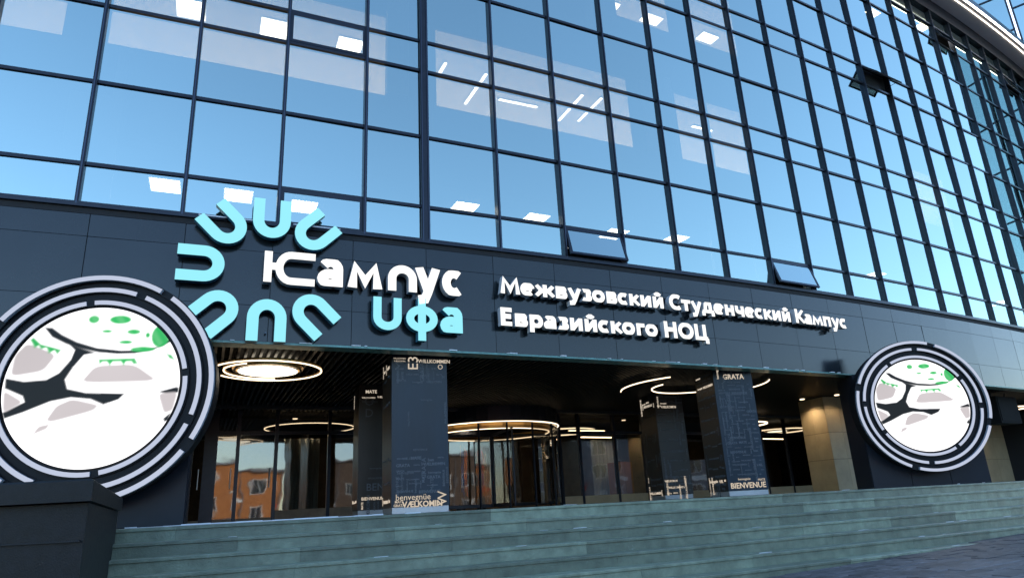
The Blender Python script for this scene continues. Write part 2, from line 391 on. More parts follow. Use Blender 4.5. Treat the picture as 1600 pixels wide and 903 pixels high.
# ------------------------------------------------------------------ ceiling lamps seen through the glass
def lamp(name, s, off, z, w, d, label, rot=0., mat_='e_panel'):
    mw = FM(s, off, z) @ Matrix.Rotation(rot, 4, 'Z')
    t = thing(name, label, 'ceiling lamp', mw.translation, 'ceiling lamps behind the mirrored glass')
    f = MB(); f.box(-w / 2 - .02, w / 2 + .02, -d / 2 - .02, d / 2 + .02, -.02, -.002); f.build('lamp_frame', M['whitepl'], t, mw)
    b = MB(); b.box(-w / 2, w / 2, -d / 2, d / 2, -.035, -.021); b.build('diffuser', M[mat_], t, mw)
sq = [(1.06, -1.56, 'left of the blue emblem'), (2.36, -1.63, 'behind the top left arch of the emblem'), (3.63, -1.78, 'behind the top right arch of the emblem'),
      (6.81, -.83, 'just right of the double mullion'), (8.53, -.86, 'left of the first tilted window'), (10.77, -1.0, 'above the first tilted window'),
      (12.44, -.8, 'between the two tilted windows'), (20.31, -.8, 'above the right round screen'), (28.12, -.8, 'at the far right end')]
for s, off, l in sq: lamp('ceiling_lamp', s, off, CE[0], .5, .55, 'square lamp in the lowest glazed row, ' + l)
for s, off, l in [(1.2, -1.21, 'leftmost of three in the pale room top left'), (2.8, -1.26, 'middle of three in the pale room top left'), (4.4, -1.32, 'inside the framed window top left')]:
    lamp('ceiling_lamp', s, off, CE[1], .52, .55, 'square glowing ceiling lamp, ' + l)
def strip(a, b_, z, label):
    A, B = F(a[0], a[1], z), F(b_[0], b_[1], z); mid = (A + B) / 2; L = (B - A).length; h = math.atan2(B.y - A.y, B.x - A.x)
    mw = Matrix.Translation(mid) @ Matrix.Rotation(h, 4, 'Z')
    t = thing('strip_lamp', label, 'strip lamp', mid, 'strip lamps behind the mirrored glass')
    f = MB(); f.box(-L / 2 - .01, L / 2 + .01, -.045, .045, -.03, -.002); f.build('housing', M['whitepl'], t, mw)
    b = MB(); b.box(-L / 2, L / 2, -.032, .032, -.045, -.031); b.build('diffuser', M['e_panel'], t, mw)
for a, b_, l in [((6.59, -1.11), (6.59, -1.56), 'short strip lamp at the left wall of the second pale room'), ((7.64, -1.16), (7.64, -2.52), 'long diagonal strip lamp beside the first mullion of the second pale room'),
                 ((8.38, -2.03), (9.45, -1.99), 'strip lamp lying level along the ceiling of the second pale room'), ((10.28, -1.07), (10.33, -2.35), 'diagonal strip lamp right of the level one in the second pale room'),
                 ((10.82, -1.01), (10.85, -2.17), 'last diagonal strip lamp at the right end of the second pale room'), ((14.0, -1.17), (14.7, -1.14), 'strip lamp over the narrow white wall at mid height'),
                 ((18.9, -2.13), (19.43, -2.05), 'short strip lamp at mid height right of the narrow white wall'), ((22.4, -.52), (23.1, -.45), 'strip lamp at the top of the pale panes right of centre'), ((23.53, -1.2), (23.53, -.76), 'short diagonal strip lamp in the pale panes right of centre')]:
    strip(a, b_, CE[1], l)
for s, off, z, l in [(11.93, -1.71, CE[2], 'high at the top edge near the middle'), (13.49, -1.68, CE[2], 'small one high behind the third mullion from the top middle'), (15.69, -1.63, CE[2], 'bright one high right of the middle'),
                     (17.5, -1.5, CE[2], 'double looking one high right of the middle'), (21.5, -1.52, CE[2], 'small one left of the wide open window'), (24.63, -.95, CE[3], 'near the top edge left of the open window under the cornice'),
                     (27.28, -.51, CE[3], 'beside the open window under the cornice'), (25.14, -1.12, CE[2], 'just right below the wide open window'), (27.95, -.74, CE[2], 'high row at right between open windows and cornice end')]:
    lamp('ceiling_lamp', s, off, z, .62, .35, 'upper storey lamp, ' + l)

# ------------------------------------------------------------------ right wing and roof storey
C0 = F(36.3, .0); wdv = Vector((.76, -.65, 0)).normalized(); wn_ = Vector((wdv.y, -wdv.x, 0))
def glasswall(t, P, d, n, L, z0, z1, cw, rh, back=.3):
    mwr = Matrix(((d.x, -n.x, 0, P.x), (d.y, -n.y, 0, P.y), (0, 0, 1, EYE), (0, 0, 0, 1)))
    k = int(L / cw); rr = int((z1 - z0) / rh)
    for i in range(k):
        for j in range(rr):
            link('pane', boxmesh(cw - .08, .02, rh - .08, M['pane']), None, t, mwr @ Matrix.Translation((cw * (i + .5), 0, z0 + rh * j + .04)))
    for i in range(k + 1):
        b = MB(); b.box(cw * i - .035, cw * i + .035, -.1, .08, z0, z0 + rh * rr); b.build('mullion', M['frame'], t, mwr)
    for j in range(rr + 1):
        b = MB(); b.box(0, cw * k, -.04, .075, z0 + rh * j - .035, z0 + rh * j + .035); b.build('transom', M['frame'], t, mwr)
    b = MB(); b.box(0, cw * k, back, back + .2, z0, z0 + rh * rr); b.build('inner_wall', M['spandrel'], t, mwr)
    b = MB(); b.box(-.1, cw * k + .1, -.15, 9, z0 + rh * rr + .05, z0 + rh * rr + .4); b.build('roof', M['dark'], t, mwr)
wing = thing('glass_wing', 'blue glass wing meeting the curved front at its far right end', 'building', (C0.x + 3, C0.y - 2, EYE - 1))
glasswall(wing, C0 + wdv * .35, wdv, wn_, 3.2, -.9, 29.2, 1.6, 2.5)
pent = thing('roof_storey', 'set back glass roof storey showing above the lit cornice at top right', 'building', (C0.x - 3, C0.y + 3, EYE + TOP + .5))
glasswall(pent, C0 + wdv * -8.6, wdv, wn_, 8.8, TOP + .46, TOP + 6.6, 2.2, 2.0)

# ------------------------------------------------------------------ ground, landing, steps
def frame_uv(p):
    """approximate (s, off) of a world point"""
    s = 8.
    for _ in range(6):
        q = F(s); h = hd(s); s += (p[0] - q.x) * math.cos(h) + (p[1] - q.y) * math.sin(h)
        s = max(-300, min(300, s))
    q = F(s); h = hd(s)
    return s, (p[0] - q.x) * math.sin(h) - (p[1] - q.y) * math.cos(h)
T8 = F(8)
def gz(x, y):
    u = (x - T8.x) * .892 + (y - T8.y) * .452 + 8
    return -1.045 + .0225 * (max(-9, min(20, u)) - 8)
ticks = [-700, -420, -260, -160, -100, -70, -50] + [t * 2. for t in range(-20, 29)] + [64, 76, 100, 160, 260, 420, 700]
vs = [(x, y, gz(x, y) + EYE) for y in ticks for x in ticks]; nn = len(ticks)
fs = [(j * nn + i, j * nn + i + 1, (j + 1) * nn + i + 1, (j + 1) * nn + i) for j in range(nn - 1) for i in range(nn - 1)]
ground = struct(link('ground', mesh('ground', vs, fs, [M['ground']], smooth=True)))
cand = []
for j in range(34):
    off = 4.3 + j * .222
    for i in range(70):
        s = -3 + i * .392 / (1 + K0 * off) + (j % 2) * .2; p = F(s, off); d = p.x ** 2 + p.y ** 2
        px = 800 + 1072.7 * (p.x / max(p.y, .5)); cand.append((0 if (px > 1050 and px < 1750 and p.y > 4) else 1, d, s, off))
cand.sort(); extra = MB()
for k, (_, d, s, off) in enumerate(cand):
    p = F(s, off); z = gz(p.x, p.y) - .05; w, l = .385 + rnd.uniform(-.006, .006), .212
    mw = FM(s, off + l / 2, z + .056 + rnd.uniform(-.004, .006)) @ Matrix.Rotation(.0225, 4, 'Y').inverted() @ Matrix.Rotation(R(rnd.gauss(0, .5)), 4, 'X')
    if k < 300: link('paving_stone', boxmesh(.385, .212, .05, M['paver'], .006), None, ground, mw @ Matrix.Translation((0, 0, -.05)))
    else:
        P = [mw @ Vector(q) for q in ((-.19, 0, -.05), (.19, 0, -.05), (.19, .21, -.05), (-.19, .21, -.05), (-.19, 0, 0), (.19, 0, 0), (.19, .21, 0), (-.19, .21, 0))]; extra.quadbox(P)
o = extra.build('paving_stone', M['paver'], ground); o['kind'] = 'stuff'
b = MB(); band(b, -3, SB, 2.35, -8.0, -.30, -.026); struct(b.build('landing_floor', M['granite']))
steps = thing('stone_steps', 'wide flight of green granite steps curving along the whole front', 'steps', F(10, 5.5, -1.3))
for n in range(9):
    off, z = 2.70 + .28 * n, -.02 - .15 * n
    s = 1.0 - rnd.uniform(0, 1.5)
    while s < 25.5:
        L = rnd.choice((1.5, 1.75, 1.75, 2.0)); dz = rnd.uniform(-.0025, .0025)
        link('stone_slab', stepmesh(L * (1 + K0 * off) - .002, .42, .165), None, steps, FM(s + L / 2, off + rnd.uniform(-.0015, .0015), z - .165 + dz))
        s += L
b = MB()
s = 1.42
while s < 4.6:
    w = rnd.uniform(.04, .3)
    if rnd.random() < .8: band(b, s, s + w, 2.685, 2.62 - rnd.uniform(0, .03), -.016, -.016 + rnd.uniform(.004, .016))
    s += w
for k in range(60):
    n = rnd.randint(0, 6); s = rnd.uniform(1.5, 20); w = rnd.uniform(.04, .22) ; z = -.012 - .15 * n; off = 2.69 + .28 * n
    if rnd.random() < .55: off -= .02; band(b, s, s + w, off, off - rnd.uniform(.01, .03), z, z + rnd.uniform(.002, .006))
o = b.build('frost', M['snow'], steps); o['kind'] = 'stuff'
ck = thing('cheek_wall', 'black granite wall with sloping coping slab at the left end of the steps', 'wall', (-5, 5.6, .0))
b = MB(); b.prism([(-6.6, 4.62), (-2.84, 4.66), (-4.45, 7.86), (-6.6, 7.2)], -1.5 + EYE, .165 + EYE); b.build('body', M['darkgran'], ck)
b = MB(); P = [(-6.7, 4.54), (-2.77, 4.57), (-4.40, 7.84), (-6.7, 7.24)]
b.prism(P, .172 + EYE, .30 + EYE); n = len(b.v); ce = [(p[0] * .985 - .07, p[1] * .985 + .09, .312 + EYE) for p in P]
b.v += ce; b.f[1] = (n, n + 1, n + 2, n + 3); b.f += [(4 + i, 4 + (i + 1) % 4, n + (i + 1) % 4, n + i) for i in range(4)]; b.m += [0] * 4
b.build('coping', M['darkgran'], ck)
b = MB(); b.box(-6.5, -2.86, 4.636, 4.66, -.075 + EYE, -.066 + EYE); b.build('joint', M['backing'], ck)

# ------------------------------------------------------------------ round screens
def screen_shapes():
    """flat print of the display, in units of its radius (0,0 centre)"""
    U = lambda pts: [((x - 252) / 248, (371 - y) / 224) for x, y in pts]
    def rr(pts, k=4):                       # rounded polygon
        out = []; n = len(pts)
        for i in range(n):
            p0, p1, p2 = pts[i - 1], pts[i], pts[(i + 1) % n]
            a = ((p0[0] + 3 * p1[0]) / 4, (p0[1] + 3 * p1[1]) / 4); c = ((p2[0] + 3 * p1[0]) / 4, (p2[1] + 3 * p1[1]) / 4)
            for q in range(k + 1):
                t = q / k; out.append(((1 - t) ** 2 * a[0] + 2 * t * (1 - t) * p1[0] + t * t * c[0], (1 - t) ** 2 * a[1] + 2 * t * (1 - t) * p1[1] + t * t * c[1]))
        return out
    el = lambda cx, cy, rx, ry, n=18: [(cx + rx * math.cos(-2 * math.pi * i / n), cy + ry * math.sin(-2 * math.pi * i / n)) for i in range(n)]
    S = []
    S.append(('e_black', U([(92, 204), (118, 232), (160, 252), (205, 266), (255, 277), (310, 282), (360, 281), (405, 273), (440, 260), (470, 243), (462, 236), (425, 262), (380, 271), (320, 272), (250, 264), (190, 246), (145, 225), (115, 205)])))
    S.append(('e_black', U([(165, 250), (210, 266), (248, 278), (215, 284), (190, 318), (172, 352), (182, 378), (235, 390), (345, 394), (330, 410), (288, 424), (250, 408), (195, 402), (140, 412), (70, 440), (22, 456), (14, 440), (70, 412), (62, 396), (10, 374), (8, 346), (60, 356), (120, 352), (152, 334), (180, 296), (187, 270)])))
    S.append(('e_black', U([(440, 391), (492, 378), (499, 381), (499, 394), (470, 399)])))
    S.append(('e_grey', U(rr([(22, 284), (52, 248), (138, 282), (108, 328), (20, 342)]))))
    S.append(('e_grey', U(rr([(252, 314), (362, 311), (438, 361), (214, 363)]))))
    S.append(('e_grey', U(rr([(158, 424), (200, 406), (276, 424), (262, 440), (150, 468), (136, 462)]))))
    S.append(('e_grey', U(rr([(118, 478), (148, 472), (142, 486), (104, 501)]))))
    S.append(('e_grey', U(rr([(8, 378), (68, 412), (16, 442)]))))
    S.append(('e_grey', U(rr([(440, 396), (497, 392), (488, 444), (462, 452)]))))
    for c in ((230, 181, 16, 12), (307, 182, 32, 13), (430, 231, 27, 33), (350, 218, 20, 8), (272, 216, 15, 5), (330, 248, 20, 6), (382, 269, 36, 8), (392, 228, 7, 8)): S.append(('e_green', U(el(*c))))
    S.append(('e_green', U([(258, 296), (362, 294), (372, 310), (360, 312), (352, 304), (338, 304), (332, 314), (322, 304), (300, 304), (292, 314), (282, 304), (270, 304), (262, 312)])))
    S.append(('e_green', U([(58, 240), (66, 232), (90, 252), (150, 268), (140, 282), (130, 270), (116, 278), (106, 262), (92, 266), (84, 256), (74, 262)])))
    S.append(('e_green', U([(452, 282), (468, 286), (480, 302), (462, 296)])))
    S.append(('e_black', U([(462, 466), (484, 448), (478, 470), (466, 476)])))
    return S
import numpy as np
def display_mesh(r):
    """disc with a fine grid face; the picture sits in a colour attribute, its edges blurred as on a coarse LED wall"""
    n = 150; g = np.linspace(-1, 1, n + 1); gx, gy = np.meshgrid(g, g)
    m = np.maximum(np.abs(gx), np.abs(gy)); l = np.hypot(gx, gy); l[l == 0] = 1; px, py = gx * m / l, gy * m / l          # square grid drawn onto the disc
    col = np.ones((n + 1, n + 1, 3)); col[:] = (.46, .455, .46)
    C = {'e_black': (.004, .005, .006), 'e_grey': (.175, .16, .163), 'e_green': (.010, .14, .035)}; soft = {'e_black': .013, 'e_grey': .018, 'e_green': .018}
    for mt, P in screen_shapes():
        P = np.array(P); d = np.full(px.shape, 9.); ins = np.zeros(px.shape, bool)
        for i in range(len(P)):
            a, b = P[i - 1], P[i]; e = b - a; w = ((px - a[0]) * e[0] + (py - a[1]) * e[1]) / max(1e-9, e @ e); w = np.clip(w, 0, 1)
            d = np.minimum(d, np.hypot(px - a[0] - w * e[0], py - a[1] - w * e[1]))
            if abs(e[1]) > 1e-9: ins ^= ((a[1] > py) != (b[1] > py)) & (px < (py - a[1]) * e[0] / e[1] + a[0])
        sd = np.where(ins, -d, d); k = np.clip(.5 - sd / (2 * soft[mt]), 0, 1); k = (k * k * (3 - 2 * k))[..., None]
        if mt == 'e_green': k = k * (.95 + .05 * np.sin(px * 21 + py * 13) ** 2)[..., None]
        col = col * (1 - k) + np.array(C[mt]) * k
    sh = (np.sin(px * 3.1 + 1) * np.sin(py * 2.3 + .4))[..., None]; col = col * (1 + .07 * sh)
    N = n + 1; vs = np.stack([px * r, np.zeros_like(px), py * r], -1).reshape(-1, 3)
    fs = [(j * N + i, j * N + i + 1, (j + 1) * N + i + 1, (j + 1) * N + i) for j in range(n) for i in range(n)]
    me = bpy.data.meshes.new('display'); me.from_pydata(vs.tolist(), [], fs); at = me.color_attributes.new('picture', 'FLOAT_COLOR', 'POINT')
    at.data.foreach_set('color', np.concatenate([col.reshape(-1, 3), np.ones((N * N, 1))], 1).astype('f').ravel()); me.materials.append(M['display']); me.update(); return me
def roundscreen(X, Y, Z, h, k, gaps, px0, px1, label, depth=1.35, cat='screen'):
    t = thing('round_screen', label, cat, (X, Y, EYE - .02), 'round screens flanking the entrance'); mw = PM(X, Y, Z, h)
    def ring(name, r0, r1, y0, y1, a0, a1, mats, n=28):
        b = MB(); vs = []
        for i in range(n + 1):
            a = a0 + (a1 - a0) * i / n; c, s_ = math.cos(a), math.sin(a)
            vs.append([(r * c, y, r * s_) for r, y in ((r0, y0), (r1, y0), (r1, y1), (r0, y1))])
        for q in vs: b.v += q
        for i in range(n):
            p, q = 4 * i, 4 * i + 4
            for a in range(4):
                c = (a + 1) % 4; b.f.append((p + a, q + a, q + c, p + c)); b.m.append(0 if a == 0 else 1)
        b.f += [(0, 1, 2, 3), (4 * n + 3, 4 * n + 2, 4 * n + 1, 4 * n)]; b.m += [1, 1]
        return b.build(name, mats, t, mw)
    b = MB(); n = 96; r = 1.60 * k
    P = [(r * math.cos(2 * math.pi * i / n), r * math.sin(2 * math.pi * i / n)) for i in range(n)]
    b.v += [(x, .03, z) for x, z in P] + [(x, .42, z) for x, z in P]
    b.f += [tuple(range(n)), tuple(n + i for i in reversed(range(n)))] + [(i, n + i, n + (i + 1) % n, (i + 1) % n) for i in range(n)]; b.m += [0] * (n + 2)
    b.build('backing_disc', M['disc'], t, mw)
    disp = link('display', display_mesh(1.15 * k), None, t, mw)
    for (r0, r1, y0), g0, gw in zip(((1.195, 1.258, -.025), (1.388, 1.452, -.035), (1.562, 1.630, -.07)), gaps, (.045, .05, .06)):
        for q in range(4):
            a = R(g0) + q * math.pi / 2
            ring('ring_segment', r0 * k, r1 * k, y0, .034, a + gw, a + math.pi / 2 - gw, [M['e_ring'], M['ringside']], 22)
        ring('ring_carrier', (r0 - .012) * k, (r1 + .02) * k, .0, .029, 0, 2 * math.pi, [M['disc'], M['disc']], 64)
    # pylon below and behind
    b = MB(); b.box(px0, px1, .424, depth, -.02 - Z, FB - .03 - Z); b.build('pylon', M['pylon'], t, mw)
    for q in range(3):
        x0 = px0 + (px1 - px0) * q / 3; o = MB(); o.box(x0 + .006, x0 + (px1 - px0) / 3 - .006, .395, .4235, -.015 - Z, FB - .04 - Z); o.build('pylon_panel', M['pylon'], t, mw)
    return t
roundscreen(-6.019, 9.619, 1.932, .19, 1.0, (98, 69, 57), -1.62, 1.27, 'large round lit screen at far left, cropped by the photo edge', .50)
roundscreen(9.684, 16.696, 1.837, -.043, .95, (120, 86, 71), -1.33, 1.40, 'round lit screen at right of the entrance, whole circle visible')

# ------------------------------------------------------------------ lettering in solid strokes
def arc(cx, cy, rx, ry, a0, a1, n=16):
    return [(cx + rx * math.cos(R(a0 + (a1 - a0) * i / n)), cy + ry * math.sin(R(a0 + (a1 - a0) * i / n))) for i in range(n + 1)]
W_ = .235
def glyph(ch):
    w = W_; h = w / 2
    G = {
     ' ': ([], .30),
     'о': ([arc(.35, .36, .245, .265, 0, 360, 24)], .74), 'с': ([arc(.35, .36, .245, .265, 52, 308)], .62),
     'е': ([[(.14, .40), (.56, .40)], arc(.35, .36, .25, .27, 10, 318, 22)], .72),
     'в': ([[(.16, 0), (.16, .72)], [(.16, .65), (.36, .65)] + arc(.36, .52, .15, .13, 90, -90, 8) + [(.16, .39)], [(.36, .375)] + arc(.38, .225, .17, .15, 90, -90, 8) + [(.16, .075)]], .68),
     'ж': ([[(.50, 0), (.50, .72)], [(.08, .70), (.34, .36), (.06, .02)], [(.92, .70), (.66, .36), (.94, .02)], [(.3, .36), (.7, .36)]], 1.0),
     'у': ([[(.10, .72), (.36, .06)], [(.62, .72), (.36, .02), (.27, -.17), (.08, -.20)]], .72),
     'з': ([arc(.25, .53, .18, .125, 140, -90, 12), arc(.25, .20, .21, .14, 90, -145, 12)], .58),
     'к': ([[(.16, 0), (.16, .72)], [(.58, .72), (.28, .37), (.62, 0)], [(.2, .37), (.32, .37)]], .66),
     'и': ([[(.16, 0), (.16, .72)], [(.58, 0), (.58, .72)], [(.18, .10), (.56, .62)]], .74),
     'й': ([[(.16, 0), (.16, .72)], [(.58, 0), (.58, .72)], [(.18, .10), (.56, .62)], arc(.37, .98, .14, .11, 190, 350, 8)], .74),
     'т': ([[(.31, 0), (.31, .62)], [(.02, .63), (.60, .63)]], .62),
     'д': ([[(0.02, .08), (.76, .08)], [(.08, -.18), (.08, .10)], [(.70, -.18), (.70, .10)], [(.20, .10), (.26, .64)], [(.22, .64), (.64, .64)], [(.56, .1), (.56, .62)]], .78),
     'н': ([[(.16, 0), (.16, .72)], [(.58, 0), (.58, .72)], [(.2, .37), (.54, .37)]], .74),
     'ч': ([[(.14, .72), (.14, .46)] + arc(.30, .44, .16, .14, 180, 270, 5) + [(.5, .30)], [(.55, 0), (.55, .72)]], .70),
     'а': ([[(.50, 0), (.50, .46)] + arc(.31, .46, .19, .18, 0, 150, 8), arc(.30, .20, .19, .135, 0, 360, 18)], .66),
     'м': ([[(.10, 0), (.18, .66), (.44, .14), (.70, .66), (.78, 0)]], .88),
     'п': ([[(.16, 0), (.16, .63)], [(.58, 0), (.58, .63)], [(.06, .63), (.68, .63)]], .74),
     'р': ([[(.16, -.26), (.16, .72)], arc(.37, .36, .22, .265, 150, -150, 18)], .72),
     'г': ([[(.16, 0), (.16, .63)], [(.06, .63), (.52, .63)]], .54),
     'М': ([[(.13, 0), (.20, .93), (.50, .22), (.80, .93), (.87, 0)]], 1.0),
     'С': ([arc(.46, .5, .34, .40, 50, 310, 20)], .76), 'К': ([[(.17, 0), (.17, 1)], [(.70, 1), (.31, .51), (.74, 0)], [(.2, .51), (.34, .51)]], .76),
     'Е': ([[(.17, 0), (.17, 1)], [(.17, .90), (.58, .90)], [(.17, .52), (.54, .52)], [(.17, .10), (.58, .10)]], .66),
     'Н': ([[(.17, 0), (.17, 1)], [(.70, 0), (.70, 1)], [(.2, .52), (.67, .52)]], .87),
     'О': ([arc(.48, .5, .36, .40, 0, 360, 28)], .96), 'Ц': ([[(.17, 0), (.17, 1)], [(.67, 0), (.67, 1)], [(.07, .10), (.85, .10)], [(.80, -.20), (.80, .12)]], .90),
    }
    return G[ch]
def solid(strokes, w, depth, sx=1, sz=1, clip=None):
    """extruded ribbons in the x-z plane, front at y=0"""
    b = MB()
    for q, st in enumerate(strokes):
        P = [(x * sx, z * sz) for x, z in st]; P = [p for i, p in enumerate(P) if i == 0 or math.dist(p, P[i - 1]) > 1e-5]; closed = math.dist(P[0], P[-1]) < 1e-6
        if closed: P = P[:-1]
        n = len(P); Lf, Rt = [], []; y0 = q * .0012; hw = w / 2
        for i in range(n):
            a = P[i - 1] if (i > 0 or closed) else None; c = P[(i + 1) % n] if (i < n - 1 or closed) else None; p = P[i]
            ds = []
            if a: ds.append(Vector((p[0] - a[0], p[1] - a[1])).normalized())
            if c: ds.append(Vector((c[0] - p[0], c[1] - p[1])).normalized())
            d = sum(ds, Vector((0, 0)));
            d = d.normalized() if d.length > .01 else ds[0]
            nrm = Vector((-d.y, d.x)); co = max(.55, nrm.dot(Vector((-ds[0].y, ds[0].x)))); e = hw / co
            Lf.append((p[0] + nrm.x * e, p[1] + nrm.y * e)); Rt.append((p[0] - nrm.x * e, p[1] - nrm.y * e))
        k = len(b.v); zm = [z for _, z in P]
        if clip:
            lo = clip[0] * sz if min(zm) > -.01 else -9; hi = clip[1] * sz if max(zm) < clip[1] * sz + .001 else 9
            Lf = [(x, min(hi, max(lo, z))) for x, z in Lf]; Rt = [(x, min(hi, max(lo, z))) for x, z in Rt]
        for i in range(n): b.v += [(Lf[i][0], y0, Lf[i][1]), (Rt[i][0], y0, Rt[i][1]), (Rt[i][0], depth, Rt[i][1]), (Lf[i][0], depth, Lf[i][1])]
        for i in range(n if closed else n - 1):
            p, r_ = k + 4 * i, k + 4 * ((i + 1) % n)
            for a in range(4):
                c = (a + 1) % 4; b.f.append((p + a, r_ + a, r_ + c, p + c)); b.m.append(0 if a == 0 else 1)
        if not closed: b.f += [(k, k + 1, k + 2, k + 3), (k + 4 * n - 1, k + 4 * n - 2, k + 4 * n - 3, k + 4 * n - 4)]; b.m += [1, 1]
    return b
WH, BL = [M['e_white'], M['letterside']], [M['e_blue'], M['bluside']]
OFF = .27
def line(t, text, s0, s1, z0, cap):
    tot = sum(glyph(c)[1] for c in text); sx = (s1 - s0) / tot; s = s0
    for c in text:
        st, adv = glyph(c)
        if st:
            b = solid(st, W_ * (cap * .5 + sx * .5), .13, sx, cap, (0, 1.0 if c.isupper() else .725))
            b.build('letter', WH, t, FM(s + adv * sx / 2, OFF, z0) @ Matrix.Translation((-adv * sx / 2, 0, 0)))
        s += adv * sx
t = thing('lettering_line', 'upper line of white solid letters on the fascia, Межвузовский Студенческий Кампус', 'sign', F(12, OFF, 3.88), 'white letter lines right of the campus name')
line(t, 'Межвузовский Студенческий Кампус', 7.06, 16.90, 3.885, .35)
t = thing('lettering_line', 'lower shorter line of white solid letters on the fascia, Евразийского НОЦ', 'sign', F(9.5, OFF, 3.25), 'white letter lines right of the campus name')
line(t, 'Евразийского НОЦ', 7.02, 12.10, 3.25, .355)
# campus name
t = thing('campus_name', 'white word Кампус with an arch shaped first letter, beside the blue emblem', 'sign', F(4.5, OFF, 3.7))
def letter(strokes, w, s, z, mats, t, sx=1, sz=1, name='letter'):
    return solid(strokes, w, .15, sx, sz).build(name, mats, t, FM(s, OFF, z))
letter([[(0, 0), (0, .54)], [(.04, .28), (.24, .28)], [(.76, .50)] + arc(.37, .27, .19, .23, 90, 270, 14) + [(.76, .04)]], .125, 2.87, 3.735, WH, t)
K = .49 / .72
def gl(ch, s0, s1, z, mats, t, hz=.49, wk=.165):
    st, adv = glyph(ch); xs = [p[0] for q in st for p in q]; a, c = min(xs), max(xs); sz = hz / .72; sx = (s1 - s0 - wk) / (c - a)
    b = solid(st, wk, .15, sx, sz, (0, .72)); b.v = [(v[0] - a * sx + wk / 2 - (s1 - s0) / 2, v[1], v[2]) for v in b.v]
    return b.build('letter', mats, t, FM((s0 + s1) / 2, OFF, z))
gl('а', 3.67, 4.10, 3.74, WH, t); gl('м', 4.18, 4.79, 3.75, WH, t)
letter([[(-.19, 0)] + [(x, z) for x, z in reversed(arc(0, .235, .19, .18, 0, 180, 14))] + [(.19, 0)]], .15, 5.155, 3.755, WH, t)
gl('у', 5.37, 5.87, 3.76, WH, t); gl('с', 5.90, 6.31, 3.75, WH, t)
t = thing('city_name', 'pale blue word Уфа under the white campus name', 'sign', F(5.4, OFF, 3.0))
letter([[(-.18, .60), (-.18, .24)] + arc(0, .24, .18, .16, 180, 360, 14) + [(.18, .60)]], .145, 4.885, 3.02, BL, t)
letter([arc(0, .40, .22, .17, 0, 360, 24), [(0, 0), (0, .78)]], .145, 5.51, 2.87, BL, t)
gl('а', 5.85, 6.28, 3.045, BL, t, .48)
# emblem: seven arches round a centre
t = thing('arch_emblem', 'emblem of seven pale blue arches in a circle at the left of the fascia', 'sign', F(2.9, OFF, 4.0))
for (cs, cz, ang) in ((2.89, 4.86, 0), (2.17, 4.67, 45), (1.86, 3.965, 90), (2.13, 3.20, 135), (2.90, 3.09, 180), (3.62, 3.24, 225), (3.60, 4.70, -45)):
    st = [[(-.215, .36), (-.215, -.03)] + arc(0, -.03, .215, .225, 180, 360, 16) + [(.215, .36)]]
    b = solid(st, .18, .13); b.build('arch', BL, t, FM(cs, OFF, cz) @ Matrix.Rotation(-R(ang), 4, 'Y'))
    r = MB(); r.box(-.012, .012, .131, .29, -.2, -.176); r.box(-.30, .30, .27, .294, -.2, -.176); r.build('bracket', M['cap'], t, FM(cs, OFF, cz))
b = MB(); band(b, 1.75, 2.6, .17, .145, 4.83, 4.85); band(b, 3.25, 4.05, .17, .145, 4.84, 4.86); b.build('support_rail', M['colbase'], t)

# ------------------------------------------------------------------ columns covered in greetings
_txt = {}
def word(text, size, parent, mw, m, bold=.0, name='word'):
    k = (text, round(size, 3), bold, m.name)
    if k not in _txt:
        c = bpy.data.curves.new('word', 'FONT'); c.body = text; c.size = size; c.offset = bold * size; c.extrude = .002; c.resolution_u = 2; c.align_x = 'CENTER'; c.align_y = 'CENTER'
        o = bpy.data.objects.new('tmp', c); COL.objects.link(o); dg = bpy.context.evaluated_depsgraph_get()
        me = bpy.data.meshes.new_from_object(o.evaluated_get(dg)); bpy.data.objects.remove(o); me.materials.clear(); me.materials.append(m); _txt[k] = me
    return link(name, _txt[k], None, parent, mw @ Matrix.Rotation(math.pi / 2, 4, 'X'))
def column(X, Y, h, w, label, mats, words_front, words_side):
    t = thing('column', label, 'column', (X + w / 2, Y, EYE - .02), 'square columns covered in greeting words'); mw = PM(X, Y, 0, h)
    b = MB(); b.box(.02, w - .02, .02, w - .02, -.02, 2.88); b.build('core', M['backing'], t, mw)
    b = MB(); b.box(.015, w - .015, .015, w - .015, -.018, .085); b.build('base', M['colbase'], t, mw)
    P = []
    for nm, (x0, x1, y0, y1), mt in (('front_panel', (0, w, -.0, .018), mats[0]), ('side_panel', (-.0, .018, .02, w - .02), mats[1]), ('side_panel', (w - .018, w, .02, w - .02), mats[1]), ('back_panel', (0, w, w - .018, w), mats[1])):
        b = MB(); b.box(x0, x1, y0, y1, .09, 2.86); P.append(b.build(nm, M[mt], t, mw))
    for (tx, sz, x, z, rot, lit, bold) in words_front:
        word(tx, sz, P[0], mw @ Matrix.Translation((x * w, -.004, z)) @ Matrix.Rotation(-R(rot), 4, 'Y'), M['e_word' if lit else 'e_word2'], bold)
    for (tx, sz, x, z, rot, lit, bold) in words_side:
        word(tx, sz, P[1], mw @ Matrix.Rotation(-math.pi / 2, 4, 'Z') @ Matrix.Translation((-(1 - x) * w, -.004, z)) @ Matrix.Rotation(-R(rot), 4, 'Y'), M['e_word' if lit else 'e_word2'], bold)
    return t
GR = ['WILLKOMMEN', 'BIENVENUE', 'VÆLKOMIN', 'benvegnüe', 'GRATA', 'MATE']
